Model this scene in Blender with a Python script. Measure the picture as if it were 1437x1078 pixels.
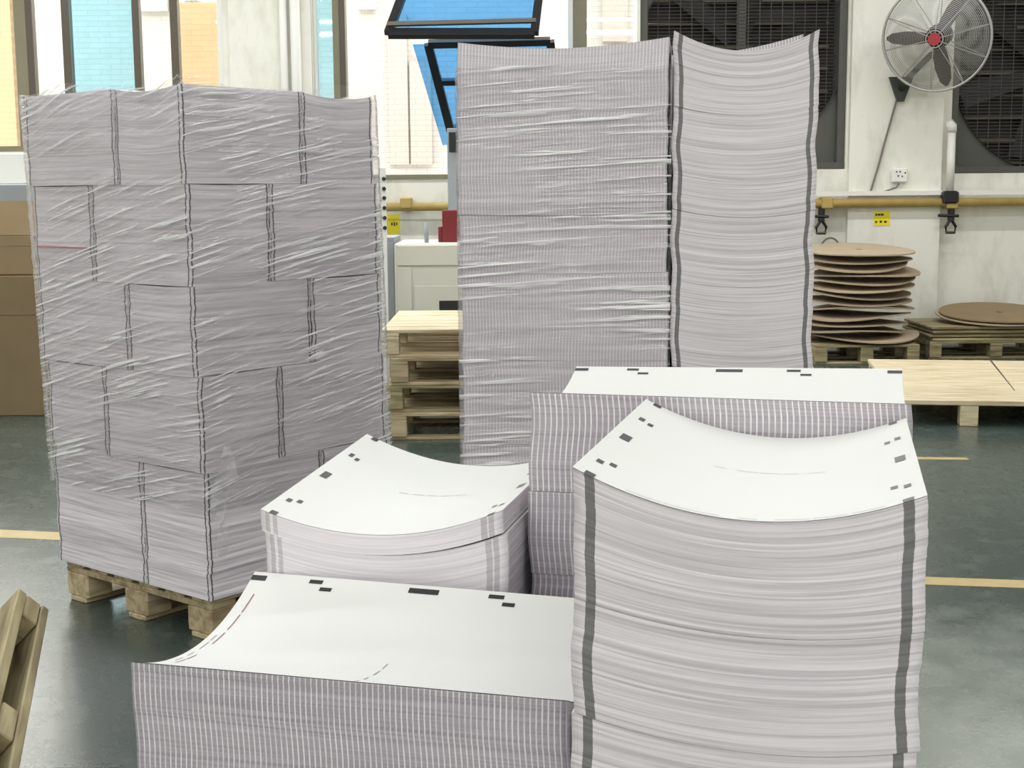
import bpy, math, random
import numpy as np
from mathutils import Matrix, Vector

sc = bpy.context.scene
COL = sc.collection
for o in list(bpy.data.objects):
    bpy.data.objects.remove(o)

# ------------------------------------------------------------------ camera, light, exposure
H = 1.3928                       # camera height, floor at z = 0
F_PX, HOR, ROLL = 1917.58, 269.64, -0.008
CX, CY = 718.5, 539.0
PITCH = math.atan((CY - HOR) / F_PX)
cp, sp, cr, sr = math.cos(PITCH), math.sin(PITCH), math.cos(ROLL), math.sin(ROLL)
fwd = Vector((0, cp, -sp)); rgt = Vector((1, 0, 0)); upv = Vector((0, sp, cp))
r2 = rgt * cr + upv * sr
u2 = upv * cr - rgt * sr
cam = bpy.data.cameras.new('camera')
cam.sensor_width = 36.0
cam.lens = 36.0 * F_PX / 1437.0
cam.clip_start = 0.05
cam_o = bpy.data.objects.new('camera', cam)
COL.objects.link(cam_o)
M4 = Matrix((r2, u2, -fwd)).transposed().to_4x4()
M4.translation = Vector((0, 0, H))
cam_o.matrix_world = M4
sc.camera = cam_o

sc.view_settings.view_transform = 'Standard'
sc.view_settings.look = 'None'
sc.view_settings.gamma = 1.0
sc.view_settings.use_curve_mapping = False
sc.view_settings.exposure = 0.0

world = bpy.data.worlds.new('world')
sc.world = world
world.use_nodes = True
bg = world.node_tree.nodes['Background']
bg.inputs[0].default_value = (1.0, 0.95, 0.90, 1)
bg.inputs[1].default_value = 9.0

def area(name, loc, sx, sy, power, color=(0.985, 0.985, 1.0)):
    l = bpy.data.lights.new(name, 'AREA')
    l.shape = 'RECTANGLE'; l.size = sx; l.size_y = sy
    l.energy = power; l.color = color
    o = bpy.data.objects.new(name, l)
    o.location = loc
    COL.objects.link(o)
    return o
# rows of ceiling tube lights (point down), all over the hall
for yy, pw in ((-2.9, 110), (-0.9, 60), (2.0, 32), (4.6, 58), (7.4, 88), (10.0, 112)):
    for xx in (-4.2, -1.4, 1.4, 4.2):
        area('ceiling_tube_light', (xx, yy, 4.5), 2.3, 0.14, pw * 0.42 * (1.6 if xx < -3 else 1.0))

rng = random.Random(7)
nrg = np.random.default_rng(11)

def ray(x, y):
    dx, dy = x - CX, y - CY
    a = dx * cr + dy * sr; b = -dx * sr + dy * cr
    return Vector((a / F_PX, cp + (-b / F_PX) * sp, -sp + (-b / F_PX) * cp))
def at_y(x, y, Y):               # pixel direction met with a wall standing at depth Y
    r = ray(x, y); t = Y / r.y
    return Vector((r.x * t, Y, H + r.z * t))
def at_z(x, y, Z=0.0):           # pixel direction met with a level at height Z
    r = ray(x, y); t = (Z - H) / r.z
    return Vector((r.x * t, r.y * t, Z))

# ------------------------------------------------------------------ materials
def srgb(r, g, b):
    f = lambda c: (c / 255 / 12.92) if c / 255 <= 0.04045 else ((c / 255 + 0.055) / 1.055) ** 2.4
    return (f(r), f(g), f(b), 1)
MATS = {}
class N:
    def __init__(s, name):
        s.m = bpy.data.materials.new(name); s.m.use_nodes = True
        s.t = s.m.node_tree; s.b = s.t.nodes['Principled BSDF']; s.o = s.t.nodes['Material Output']
        MATS[name] = s.m
    def n(s, typ, **kw):
        x = s.t.nodes.new(typ)
        for k, v in kw.items():
            if k.startswith('i_'):
                key = k[2:]
                key = int(key) if key.isdigit() else key.replace('_', ' ')
                x.inputs[key].default_value = v
            else:
                setattr(x, k, v)
        return x
    def l(s, a, ao, b, bi):
        s.t.links.new(a.outputs[ao], b.inputs[bi])
    def math(s, op, a, b=None):
        x = s.t.nodes.new('ShaderNodeMath'); x.operation = op
        for i, v in enumerate((a, b)):
            if v is None: continue
            if isinstance(v, tuple): s.t.links.new(v[0].outputs[v[1]], x.inputs[i])
            else: x.inputs[i].default_value = v
        return (x, 0)
    def mix(s, fac, a, b, blend='MIX'):
        x = s.t.nodes.new('ShaderNodeMix'); x.data_type = 'RGBA'; x.blend_type = blend
        for i, v in ((0, fac), (6, a), (7, b)):
            if isinstance(v, tuple) and len(v) == 2: s.t.links.new(v[0].outputs[v[1]], x.inputs[i])
            else: x.inputs[i].default_value = v
        return (x, 2)
    def color(s, v): s.t.links.new(v[0].outputs[v[1]], s.b.inputs['Base Color'])

def plain(name, col, rough=0.6, metal=0.0, var=0.0, scale=8, spec=0.5):
    k = N(name)
    k.b.inputs['Roughness'].default_value = rough
    k.b.inputs['Metallic'].default_value = metal
    k.b.inputs['Specular IOR Level'].default_value = spec
    if var:
        tc = k.n('ShaderNodeTexCoord')
        nz = k.n('ShaderNodeTexNoise', i_Scale=scale, i_Detail=5.0)
        k.l(tc, 'Object', nz, 'Vector')
        d = tuple(max(0, c * (1 - var)) for c in col[:3]) + (1,)
        u = tuple(min(1, c * (1 + var)) for c in col[:3]) + (1,)
        k.color(k.mix((nz, 0), d, u))
    else:
        k.b.inputs['Base Color'].default_value = col
    return k.m

def paper_side(name, base, dark, stripe=None, bands=(), band_col=None, width=0.32, line_var=1.0, red=0.0):
    """cut paper edges: UV u = metres along the side, v = metres up the pile"""
    k = N(name)
    k.b.inputs['Roughness'].default_value = 0.75
    k.b.inputs['Specular IOR Level'].default_value = 0.2
    uv = k.n('ShaderNodeUVMap'); uv.uv_map = 'UVMap'
    sx = k.n('ShaderNodeSeparateXYZ'); k.l(uv, 'UV', sx, 0)
    mp = k.n('ShaderNodeMapping'); k.l(uv, 'UV', mp, 0)
    mp.inputs['Scale'].default_value = (2.5, 260 * line_var, 1)
    nz = k.n('ShaderNodeTexNoise', i_Scale=1.0, i_Detail=4.0, i_Roughness=0.65); k.l(mp, 0, nz, 'Vector')
    rp = k.n('ShaderNodeValToRGB'); k.l(nz, 0, rp, 0)
    rp.color_ramp.elements[0].position = 0.36; rp.color_ramp.elements[1].position = 0.58
    mp2 = k.n('ShaderNodeMapping'); k.l(uv, 'UV', mp2, 0); mp2.inputs['Scale'].default_value = (1.2, 30, 1)
    nz2 = k.n('ShaderNodeTexNoise', i_Scale=1.0, i_Detail=2.0); k.l(mp2, 0, nz2, 'Vector')
    c = k.mix((rp, 0), dark, base)
    pink = tuple(np.clip(np.array(base[:3]) * (1.05, 0.93, 0.97), 0, 1)) + (1,)
    c = k.mix(k.math('MULTIPLY', (nz2, 0), 0.25), c, pink)
    if stripe:
        pitch, duty, scol = stripe
        fr = k.math('FRACT', k.math('DIVIDE', (sx, 0), pitch))
        d = k.math('ABSOLUTE', k.math('SUBTRACT', fr, 0.5))
        mr = k.n('ShaderNodeMapRange'); k.t.links.new(d[0].outputs[0], mr.inputs[0])
        mr.inputs[1].default_value = duty; mr.inputs[2].default_value = duty * 0.45
        mp3 = k.n('ShaderNodeMapping'); k.l(uv, 'UV', mp3, 0); mp3.inputs['Scale'].default_value = (40, 25, 1)
        nz3 = k.n('ShaderNodeTexNoise', i_Scale=1.0, i_Detail=2.0); k.l(mp3, 0, nz3, 'Vector')
        mr3 = k.n('ShaderNodeMapRange'); k.l(nz3, 0, mr3, 0)
        mr3.inputs[1].default_value = 0.3; mr3.inputs[2].default_value = 0.6; mr3.inputs[3].default_value = 0.55
        c = k.mix(k.math('MULTIPLY', (mr, 0), (mr3, 0)), c, scol)
    if bands:
        tot = None
        for a, b2, s in bands:
            m = k.math('COMPARE', (sx, 0), (a + b2) / 2)
            m[0].inputs[2].default_value = (b2 - a) / 2
            m = k.math('MULTIPLY', m, s)
            tot = m if tot is None else k.math('MAXIMUM', tot, m)
        c = k.mix(tot, c, k.mix((rp, 0), tuple(x * 0.75 for x in band_col[:3]) + (1,), band_col))
    k.color(c)
    return k.m

W_S, L_S = 0.32, 0.4818          # sheet size
LAV = srgb(224, 220, 224); LAVD = srgb(176, 172, 178)
bandR = [(0.011, 0.0205, 0.92), (W_S - 0.0205, W_S - 0.011, 0.92)]
m_plain = paper_side('paper_edges_plain', srgb(226, 222, 225), srgb(186, 182, 187))
m_band = paper_side('paper_edges_banded', srgb(226, 222, 225), srgb(186, 182, 187), bands=bandR, band_col=srgb(112, 112, 112))
bm_ = [(0.006, 0.012, 0.4), (0.016, 0.022, 0.35), (W_S - 0.028, W_S - 0.020, 0.4), (W_S - 0.018, W_S - 0.011, 0.4)]
m_band2 = paper_side('paper_edges_twin_bands', srgb(232, 228, 232), srgb(205, 202, 207), bands=bm_, band_col=srgb(112, 112, 112))
m_stripe = paper_side('paper_edges_striped', srgb(186, 180, 187), srgb(160, 155, 162), stripe=(0.0076, 0.16, srgb(238, 236, 238)))
m_stripe_f = paper_side('paper_edges_striped_fine', srgb(178, 172, 180), srgb(150, 145, 153), stripe=(0.0062, 0.17, srgb(228, 226, 230)))
m_stripe_t = paper_side('paper_edges_striped_tall', srgb(214, 208, 215), srgb(190, 184, 191), stripe=(0.0075, 0.22, srgb(236, 233, 236)))
def end_bands(L):
    return [(0.006, 0.0115, 0.95), (L - 0.0115, L - 0.006, 0.95)]
m_wrapS = paper_side('paper_edges_wrapped_short', srgb(238, 233, 239), srgb(196, 191, 198), bands=end_bands(W_S), band_col=srgb(80, 78, 84), line_var=0.55)
m_wrapL = paper_side('paper_edges_wrapped_long', srgb(238, 233, 239), srgb(196, 191, 198), bands=end_bands(L_S), band_col=srgb(80, 78, 84), line_var=0.55)

k = N('white_sheet'); k.b.inputs['Roughness'].default_value = 0.55; k.b.inputs['Specular IOR Level'].default_value = 0.3
tc = k.n('ShaderNodeTexCoord'); nz = k.n('ShaderNodeTexNoise', i_Scale=3.0, i_Detail=2.0); k.l(tc, 'Object', nz, 'Vector')
k.color(k.mix((nz, 0), srgb(223, 224, 221), srgb(231, 232, 229))); m_sheet = k.m
m_ink = plain('black_print', srgb(38, 38, 40), 0.5)
m_ink_grey = plain('grey_print', srgb(150, 150, 150), 0.6)
m_ink_red = plain('dark_red_print', srgb(150, 100, 104), 0.6)

def film_mat(name, strength, fmax):
    k = N(name)
    k.t.nodes.remove(k.b)
    uv = k.n('ShaderNodeUVMap'); uv.uv_map = 'UVMap'
    mp = k.n('ShaderNodeMapping'); k.l(uv, 'UV', mp, 0)
    mp.inputs['Scale'].default_value = (3.2, 85, 1)
    wv = k.n('ShaderNodeTexNoise', i_Scale=1.0, i_Detail=2.5, i_Roughness=0.55, i_Distortion=0.4); k.l(mp, 0, wv, 'Vector')
    mp2 = k.n('ShaderNodeMapping'); k.l(uv, 'UV', mp2, 0); mp2.inputs['Scale'].default_value = (2.2, 4.0, 1)
    mk = k.n('ShaderNodeTexNoise', i_Scale=1.0, i_Detail=1.5); k.l(mp2, 0, mk, 'Vector')
    mr = k.n('ShaderNodeMapRange'); k.l(mk, 0, mr, 0)
    mr.inputs[1].default_value = 0.40; mr.inputs[2].default_value = 0.56; mr.inputs[3].default_value = 0.06
    # bunched folds of film are milky: narrow ridges of the crinkle pattern
    rd = k.n('ShaderNodeMapRange'); k.l(wv, 0, rd, 0)
    rd.inputs[1].default_value = 0.555; rd.inputs[2].default_value = 0.61
    fold = k.math('MULTIPLY', k.math('MULTIPLY', (rd, 0), (mr, 0)), 0.85)
    bp = k.n('ShaderNodeBump', i_Distance=0.02)
    k.t.links.new(k.math('MULTIPLY', k.math('ADD', (mr, 0), 0.2), strength)[0].outputs[0], bp.inputs['Strength'])
    k.l(wv, 0, bp, 'Height')
    gl = k.n('ShaderNodeBsdfGlossy', i_Roughness=0.14); gl.inputs[0].default_value = (1, 1, 1, 1)
    k.l(bp, 0, gl, 'Normal')
    tr = k.n('ShaderNodeBsdfTransparent'); tr.inputs[0].default_value = (0.985, 0.985, 0.985, 1)
    lw = k.n('ShaderNodeFresnel', i_IOR=1.45); k.l(bp, 0, lw, 'Normal')
    f = k.math('MINIMUM', k.math('MULTIPLY', (lw, 0), 1.6), fmax)
    mx = k.n('ShaderNodeMixShader')
    k.t.links.new(f[0].outputs[0], mx.inputs[0]); k.l(tr, 0, mx, 1); k.l(gl, 0, mx, 2)
    mil = k.n('ShaderNodeBsdfPrincipled'); mil.inputs['Base Color'].default_value = (.95, .95, .95, 1); mil.inputs['Roughness'].default_value = .25
    mil.inputs['IOR'].default_value = 1.6
    k.l(bp, 0, mil, 'Normal')
    mx2 = k.n('ShaderNodeMixShader'); k.t.links.new(fold[0].outputs[0], mx2.inputs[0]); k.l(mx, 0, mx2, 1); k.l(mil, 0, mx2, 2)
    k.l(mx2, 0, k.o, 0)
    return k.m
m_film = film_mat('clear_stretch_film', 0.55, 0.5)

def wood(name, a, b, rough=0.7):
    k = N(name); k.b.inputs['Roughness'].default_value = rough
    tc = k.n('ShaderNodeTexCoord'); mp = k.n('ShaderNodeMapping'); k.l(tc, 'Object', mp, 0)
    oi = k.n('ShaderNodeObjectInfo'); cm = k.n('ShaderNodeCombineXYZ')
    k.t.links.new(k.math('MULTIPLY', (oi, 'Random'), 30.0)[0].outputs[0], cm.inputs[1]); k.l(cm, 0, mp, 1)
    mp.inputs['Scale'].default_value = (3, 28, 28)
    nz = k.n('ShaderNodeTexNoise', i_Scale=1.0, i_Detail=6.0, i_Distortion=0.8); k.l(mp, 0, nz, 'Vector')
    rp = k.n('ShaderNodeValToRGB'); k.l(nz, 0, rp, 0)
    rp.color_ramp.elements[0].position = 0.32; rp.color_ramp.elements[0].color = a
    rp.color_ramp.elements[1].position = 0.62; rp.color_ramp.elements[1].color = b
    mr = k.n('ShaderNodeMapRange'); k.l(oi, 'Random', mr, 0); mr.inputs[3].default_value = 0.82; mr.inputs[4].default_value = 1.08
    hs = k.n('ShaderNodeHueSaturation'); k.l(rp, 0, hs, 'Color'); k.l(mr, 0, hs, 'Value')
    k.color((hs, 0))
    bp = k.n('ShaderNodeBump', i_Strength=0.3, i_Distance=0.003); k.l(nz, 0, bp, 'Height'); k.l(bp, 0, k.b, 'Normal')
    return k.m
m_wood = wood('pallet_wood', srgb(150, 130, 98), srgb(205, 188, 152))
m_wood_pale = wood('pale_pallet_wood', srgb(190, 172, 132), srgb(232, 218, 186))
m_wood_old = wood('weathered_wood', srgb(120, 104, 72), srgb(180, 168, 128))

def card(name, a, b):
    k = N(name); k.b.inputs['Roughness'].default_value = 0.8
    tc = k.n('ShaderNodeTexCoord'); nz = k.n('ShaderNodeTexNoise', i_Scale=5.0, i_Detail=6.0); k.l(tc, 'Object', nz, 'Vector')
    oi = k.n('ShaderNodeObjectInfo')
    mr = k.n('ShaderNodeMapRange'); k.l(oi, 'Random', mr, 0); mr.inputs[3].default_value = 0.8; mr.inputs[4].default_value = 1.1
    hs = k.n('ShaderNodeHueSaturation'); k.l(k.mix((nz, 0), a, b)[0], 2, hs, 'Color'); k.l(mr, 0, hs, 'Value'); k.color((hs, 0))
    return k.m
m_card = card('cardboard', srgb(132, 112, 80), srgb(150, 130, 98))
m_disc = card('grey_board_disc', srgb(176, 156, 130), srgb(198, 180, 154))

# floor: glossy worn green epoxy
k = N('green_epoxy_floor')
tc = k.n('ShaderNodeTexCoord')
n1 = k.n('ShaderNodeTexNoise', i_Scale=0.9, i_Detail=6.0, i_Roughness=0.6); k.l(tc, 'Object', n1, 'Vector')
n2 = k.n('ShaderNodeTexNoise', i_Scale=6.0, i_Detail=9.0, i_Roughness=0.75); k.l(tc, 'Object', n2, 'Vector')
c = k.mix((n1, 0), srgb(54, 67, 61), srgb(76, 89, 83))
r = k.n('ShaderNodeValToRGB'); k.l(n2, 0, r, 0)
r.color_ramp.elements[0].position = 0.56; r.color_ramp.elements[1].position = 0.78
c = k.mix(k.math('MULTIPLY', (r, 0), 0.45), c, srgb(150, 156, 145))
r3 = k.n('ShaderNodeValToRGB'); k.l(n2, 0, r3, 0)
r3.color_ramp.elements[0].position = 0.2; r3.color_ramp.elements[1].position = 0.3
r3.color_ramp.elements[0].color = (1, 1, 1, 1); r3.color_ramp.elements[1].color = (0, 0, 0, 1)
c = k.mix(k.math('MULTIPLY', (r3, 0), 0.4), c, srgb(60, 66, 60))
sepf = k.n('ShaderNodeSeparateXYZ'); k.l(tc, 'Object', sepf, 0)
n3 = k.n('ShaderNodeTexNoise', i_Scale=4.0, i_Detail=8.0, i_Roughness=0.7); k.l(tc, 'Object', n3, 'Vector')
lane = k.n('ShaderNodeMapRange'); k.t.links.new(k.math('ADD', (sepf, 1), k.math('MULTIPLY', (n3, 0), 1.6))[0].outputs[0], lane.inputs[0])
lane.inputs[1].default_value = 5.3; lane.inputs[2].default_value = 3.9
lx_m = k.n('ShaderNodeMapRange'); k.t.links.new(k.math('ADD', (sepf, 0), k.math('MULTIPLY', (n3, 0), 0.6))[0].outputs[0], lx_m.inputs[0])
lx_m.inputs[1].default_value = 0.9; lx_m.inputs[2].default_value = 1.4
c = k.mix(k.math('MULTIPLY', k.math('MULTIPLY', (lane, 0), (lx_m, 0)), 0.85), c, srgb(176, 182, 172))   # paler lane with mottled edges, front right of the floor
k.color(c)
mr = k.n('ShaderNodeMapRange'); k.l(n2, 0, mr, 0); mr.inputs[3].default_value = 0.18; mr.inputs[4].default_value = 0.36
k.l(mr, 0, k.b, 'Roughness')
k.b.inputs['IOR'].default_value = 1.7
bp = k.n('ShaderNodeBump', i_Strength=0.12, i_Distance=0.01); k.l(n1, 0, bp, 'Height'); k.l(bp, 0, k.b, 'Normal')
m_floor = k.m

# plaster wall with stains near the floor
k = N('white_plaster')
k.b.inputs['Roughness'].default_value = 0.75
tc = k.n('ShaderNodeTexCoord')
mp = k.n('ShaderNodeMapping'); k.l(tc, 'Object', mp, 0); mp.inputs['Scale'].default_value = (3.2, 3.2, 1.2)
n1 = k.n('ShaderNodeTexNoise', i_Scale=1.0, i_Detail=8.0, i_Roughness=0.65); k.l(mp, 0, n1, 'Vector')
r = k.n('ShaderNodeValToRGB'); k.l(n1, 0, r, 0)
r.color_ramp.elements[0].position = 0.33; r.color_ramp.elements[0].color = srgb(214, 212, 200)
r.color_ramp.elements[1].position = 0.52; r.color_ramp.elements[1].color = srgb(236, 235, 224)
k.color((r, 0)); m_wall = k.m
m_ceil = plain('ceiling_paint', srgb(225, 225, 220), 0.8)
m_pipe_white = plain('white_pipe', srgb(232, 232, 226), 0.4)
m_frame = plain('olive_window_frame', srgb(128, 122, 100), 0.5, var=0.1)
m_frame_dark = plain('dark_brown_frame', srgb(86, 78, 66), 0.5, var=0.1)
m_black = plain('black_aluminium', srgb(22, 24, 28), 0.35)
m_grey_metal = plain('grey_metal', srgb(150, 155, 160), 0.4, var=0.06)
m_fanhouse = plain('fan_housing', srgb(82, 82, 77), 0.55, var=0.12)
m_fandark = plain('fan_dark', srgb(30, 28, 27), 0.6)
m_slat = plain('fan_shutter', srgb(104, 96, 82), 0.6, var=0.3, scale=4)
m_wire = plain('guard_wire', srgb(92, 90, 85), 0.45, 0.3)
m_fanguard = plain('steel_guard', srgb(176, 176, 172), 0.4, 0.3)
m_blade = plain('fan_blade', srgb(58, 50, 48), 0.45)
m_redhub = plain('red_hub', srgb(170, 60, 66), 0.4)
m_base = plain('bracket_green', srgb(58, 66, 58), 0.5)
m_yellow = plain('yellow_sticker', srgb(238, 222, 40), 0.5)
m_ypipe = plain('yellow_pipe', srgb(176, 152, 86), 0.5, var=0.25, scale=10)
m_maroon = plain('maroon_metal', srgb(120, 28, 36), 0.45)
m_machine = plain('machine_beige', srgb(214, 212, 200), 0.45, var=0.03)
m_tape = plain('yellow_floor_tape', srgb(190, 168, 116), 0.5, var=0.18, scale=14)
m_outlet = plain('outlet_white', srgb(236, 236, 232), 0.35)
m_cable = plain('cable_grey', srgb(120, 112, 104), 0.6)

def glass(name, tint, refl=0.06):
    k = N(name); k.t.nodes.remove(k.b)
    tr = k.n('ShaderNodeBsdfTransparent'); tr.inputs[0].default_value = tint
    gl = k.n('ShaderNodeBsdfGlossy', i_Roughness=0.03); gl.inputs[0].default_value = (1, 1, 1, 1)
    mx = k.n('ShaderNodeMixShader'); mx.inputs[0].default_value = refl
    k.l(tr, 0, mx, 1); k.l(gl, 0, mx, 2); k.l(mx, 0, k.o, 0)
    return k.m
m_glass = glass('clear_glass', (0.95, 0.97, 0.96, 1))
m_glass_blue = glass('blue_tinted_glass', (0.36, 0.64, 0.90, 1))
m_glass_cyan = glass('pale_blue_glass', (0.60, 0.80, 0.87, 1))

def facade(name, a, b, sx=0.24, sz=0.06):
    k = N(name); k.b.inputs['Roughness'].default_value = 0.6
    tc = k.n('ShaderNodeTexCoord'); sep = k.n('ShaderNodeSeparateXYZ'); k.l(tc, 'Object', sep, 0)
    cm = k.n('ShaderNodeCombineXYZ'); k.l(sep, 0, cm, 0); k.l(sep, 2, cm, 1)
    br = k.n('ShaderNodeTexBrick', i_Scale=1.0, i_Mortar_Size=0.006); k.l(cm, 0, br, 'Vector')
    br.inputs['Brick Width'].default_value = sx; br.inputs['Row Height'].default_value = sz
    br.inputs[1].default_value = a; br.inputs[2].default_value = b; br.inputs[3].default_value = tuple(c * 0.8 for c in a[:3]) + (1,)
    k.color((br, 0)); return k.m
m_fac_w = facade('white_tile_facade', srgb(155, 153, 149), srgb(150, 148, 144))
m_fac_o = facade('orange_tile_facade', srgb(146, 121, 90), srgb(140, 116, 85))
m_fac_b = facade('pink_tile_facade', srgb(149, 141, 135), srgb(146, 138, 132))

# ------------------------------------------------------------------ helpers
def link(name, me, mats=(), parent=None, loc=(0, 0, 0), rot=None):
    o = bpy.data.objects.new(name, me)
    COL.objects.link(o)
    if me is not None and not len(me.materials):
        for m in (mats if isinstance(mats, (list, tuple)) else [mats]): me.materials.append(m)
    if parent: o.parent = parent
    o.location = loc
    if rot is not None: o.rotation_euler = rot
    return o
def tag(o, label, cat, group=None):
    o['label'] = label; o['category'] = cat
    if group: o['group'] = group
    return o
def struct(o, label=None):
    o['kind'] = 'structure'
    if label: o['label'] = label
    return o
def thing(name, label, cat, loc=(0, 0, 0), rot=(0, 0, 0), group=None):
    o = bpy.data.objects.new(name, None); COL.objects.link(o)
    o.location = loc; o.rotation_euler = rot; o.empty_display_size = 0.05
    return tag(o, label, cat, group)
class MB:
    def __init__(s): s.v = []; s.f = []
    def box(s, x0, x1, y0, y1, z0, z1, bev=0.0):
        if bev <= 0:
            n = len(s.v)
            s.v += [(x, y, z) for z in (z0, z1) for y in (y0, y1) for x in (x0, x1)]
            s.f += [tuple(n + i for i in q) for q in ((0, 2, 3, 1), (4, 5, 7, 6), (0, 1, 5, 4), (2, 6, 7, 3), (0, 4, 6, 2), (1, 3, 7, 5))]
        else:
            n = len(s.v); b = bev
            def ring(z, d):
                return [(x0 + d + (0 if i else b), y0 + d, z) if i == 0 else p for i, p in enumerate([
                    (x0 + d + b, y0 + d, z), (x1 - d - b, y0 + d, z), (x1 - d, y0 + d + b, z), (x1 - d, y1 - d - b, z),
                    (x1 - d - b, y1 - d, z), (x0 + d + b, y1 - d, z), (x0 + d, y1 - d - b, z), (x0 + d, y0 + d + b, z)])]
            for z, d in ((z0, b), (z0 + b, 0), (z1 - b, 0), (z1, b)): s.v += ring(z, d)
            for r in range(3):
                for i in range(8):
                    j = (i + 1) % 8
                    s.f.append((n + r * 8 + i, n + r * 8 + j, n + r * 8 + 8 + j, n + r * 8 + 8 + i))
            s.f.append(tuple(n + i for i in range(7, -1, -1))); s.f.append(tuple(n + 24 + i for i in range(8)))
        return s
    def tube(s, pts, r, seg=8, cap=True):
        pts = [Vector(p) for p in pts]; n = len(s.v)
        for i, p in enumerate(pts):
            d = (pts[min(i + 1, len(pts) - 1)] - pts[max(i - 1, 0)]).normalized()
            a = d.cross(Vector((0, 0, 1)))
            if a.length < 1e-3: a = d.cross(Vector((1, 0, 0)))
            a.normalize(); b = d.cross(a)
            rr = r[i] if isinstance(r, (list, tuple)) else r
            for j in range(seg):
                t = 2 * math.pi * j / seg
                s.v.append(tuple(p + a * (math.cos(t) * rr) + b * (math.sin(t) * rr)))
        for i in range(len(pts) - 1):
            for j in range(seg):
                k2 = (j + 1) % seg
                s.f.append((n + i * seg + j, n + (i + 1) * seg + j, n + (i + 1) * seg + k2, n + i * seg + k2))
        if cap:
            s.f.append(tuple(n + j for j in range(seg)))
            s.f.append(tuple(n + (len(pts) - 1) * seg + j for j in range(seg - 1, -1, -1)))
        return s
    def ringtube(s, c, ax, ay, R, r, n=48, seg=6):
        c = Vector(c); ax = Vector(ax); ay = Vector(ay); az = ax.cross(ay); k0 = len(s.v)
        for i in range(n):
            t = 2 * math.pi * i / n; d = ax * math.cos(t) + ay * math.sin(t)
            for j in range(seg):
                q = 2 * math.pi * j / seg
                s.v.append(tuple(c + d * (R + r * math.cos(q)) + az * (r * math.sin(q))))
        for i in range(n):
            i2 = (i + 1) % n
            for j in range(seg):
                j2 = (j + 1) % seg
                s.f.append((k0 + i * seg + j, k0 + i2 * seg + j, k0 + i2 * seg + j2, k0 + i * seg + j2))
        return s
    def prism(s, poly, d):           # poly: list of Vector, extruded by vector d
        n = len(s.v); m = len(poly); d = Vector(d)
        s.v += [tuple(p) for p in poly] + [tuple(Vector(p) + d) for p in poly]
        s.f.append(tuple(range(n + m - 1, n - 1, -1))); s.f.append(tuple(range(n + m, n + 2 * m)))
        for i in range(m):
            j = (i + 1) % m
            s.f.append((n + i, n + j, n + m + j, n + m + i))
        return s
    def lathe(s, prof, seg=24, c=(0, 0, 0)):    # prof: (r, z)
        n = len(s.v)
        for r, z in prof:
            for j in range(seg):
                t = 2 * math.pi * j / seg
                s.v.append((c[0] + r * math.cos(t), c[1] + r * math.sin(t), c[2] + z))
        for i in range(len(prof) - 1):
            for j in range(seg):
                k2 = (j + 1) % seg
                s.f.append((n + i * seg + j, n + i * seg + k2, n + (i + 1) * seg + k2, n + (i + 1) * seg + j))
        return s
    def mesh(s, name, smooth=False):
        me = bpy.data.meshes.new(name); me.from_pydata(s.v, [], s.f)
        if smooth: me.polygons.foreach_set('use_smooth', [True] * len(me.polygons))
        me.update(); return me
    def obj(s, name, mats, parent=None, loc=(0, 0, 0), rot=None, smooth=False):
        return link(name, s.mesh(name, smooth), mats, parent, loc, rot)

# ------------------------------------------------------------------ the hall
YW = 12.25                                    # inner face of the far wall
X0, X1, YB, ZC = -6.6, 6.9, -4.0, 4.8
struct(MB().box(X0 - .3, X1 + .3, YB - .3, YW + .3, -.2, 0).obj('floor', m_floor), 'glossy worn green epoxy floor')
struct(MB().box(X0 - .3, X1 + .3, YB - .3, YW + .3, ZC, ZC + .2).obj('ceiling', m_ceil))
struct(MB().box(X0 - .3, X0, YB, YW, 0, ZC).obj('wall_left', m_wall))
struct(MB().box(X1, X1 + .3, YB, YW, 0, ZC).obj('wall_right', m_wall))
struct(MB().box(X0 - .3, X1 + .3, YB - .3, YB, 0, ZC).obj('wall_front', m_wall))
def wx(px, py=150): return at_y(px, py, YW).x
def wz(py, px=718): return at_y(px, py, YW).z
OPEN = [(wx(-260), wx(316), wz(213, 20)), (wx(442), wx(893), wz(250, 590)), (wx(898), wx(1188), wz(238, 1100)), (wx(1336), wx(1640), wz(243, 1400))]
ZT = 4.35
mb = MB(); xs = X0
for a, b, zs in OPEN:
    mb.box(xs, a, YW, YW + .28, 0, ZC)
    mb.box(a, b, YW, YW + .28, 0, zs)
    mb.box(a, b, YW, YW + .28, ZT, ZC)
    xs = b
mb.box(xs, X1, YW, YW + .28, 0, ZC)
wall_back = struct(mb.obj('wall_back', m_wall), 'stained white plaster wall with window openings')
pil = MB().box(wx(1191), wx(1321), YW - .07, YW, 0, ZC)
struct(pil.obj('trim_1', m_wall), 'flat white pilaster between the two exhaust fans')
struct(MB().box(wx(326), wx(440), YW - .05, YW, 0, ZC).obj('trim_2', m_wall), 'white plaster pier between the windows')
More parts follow.
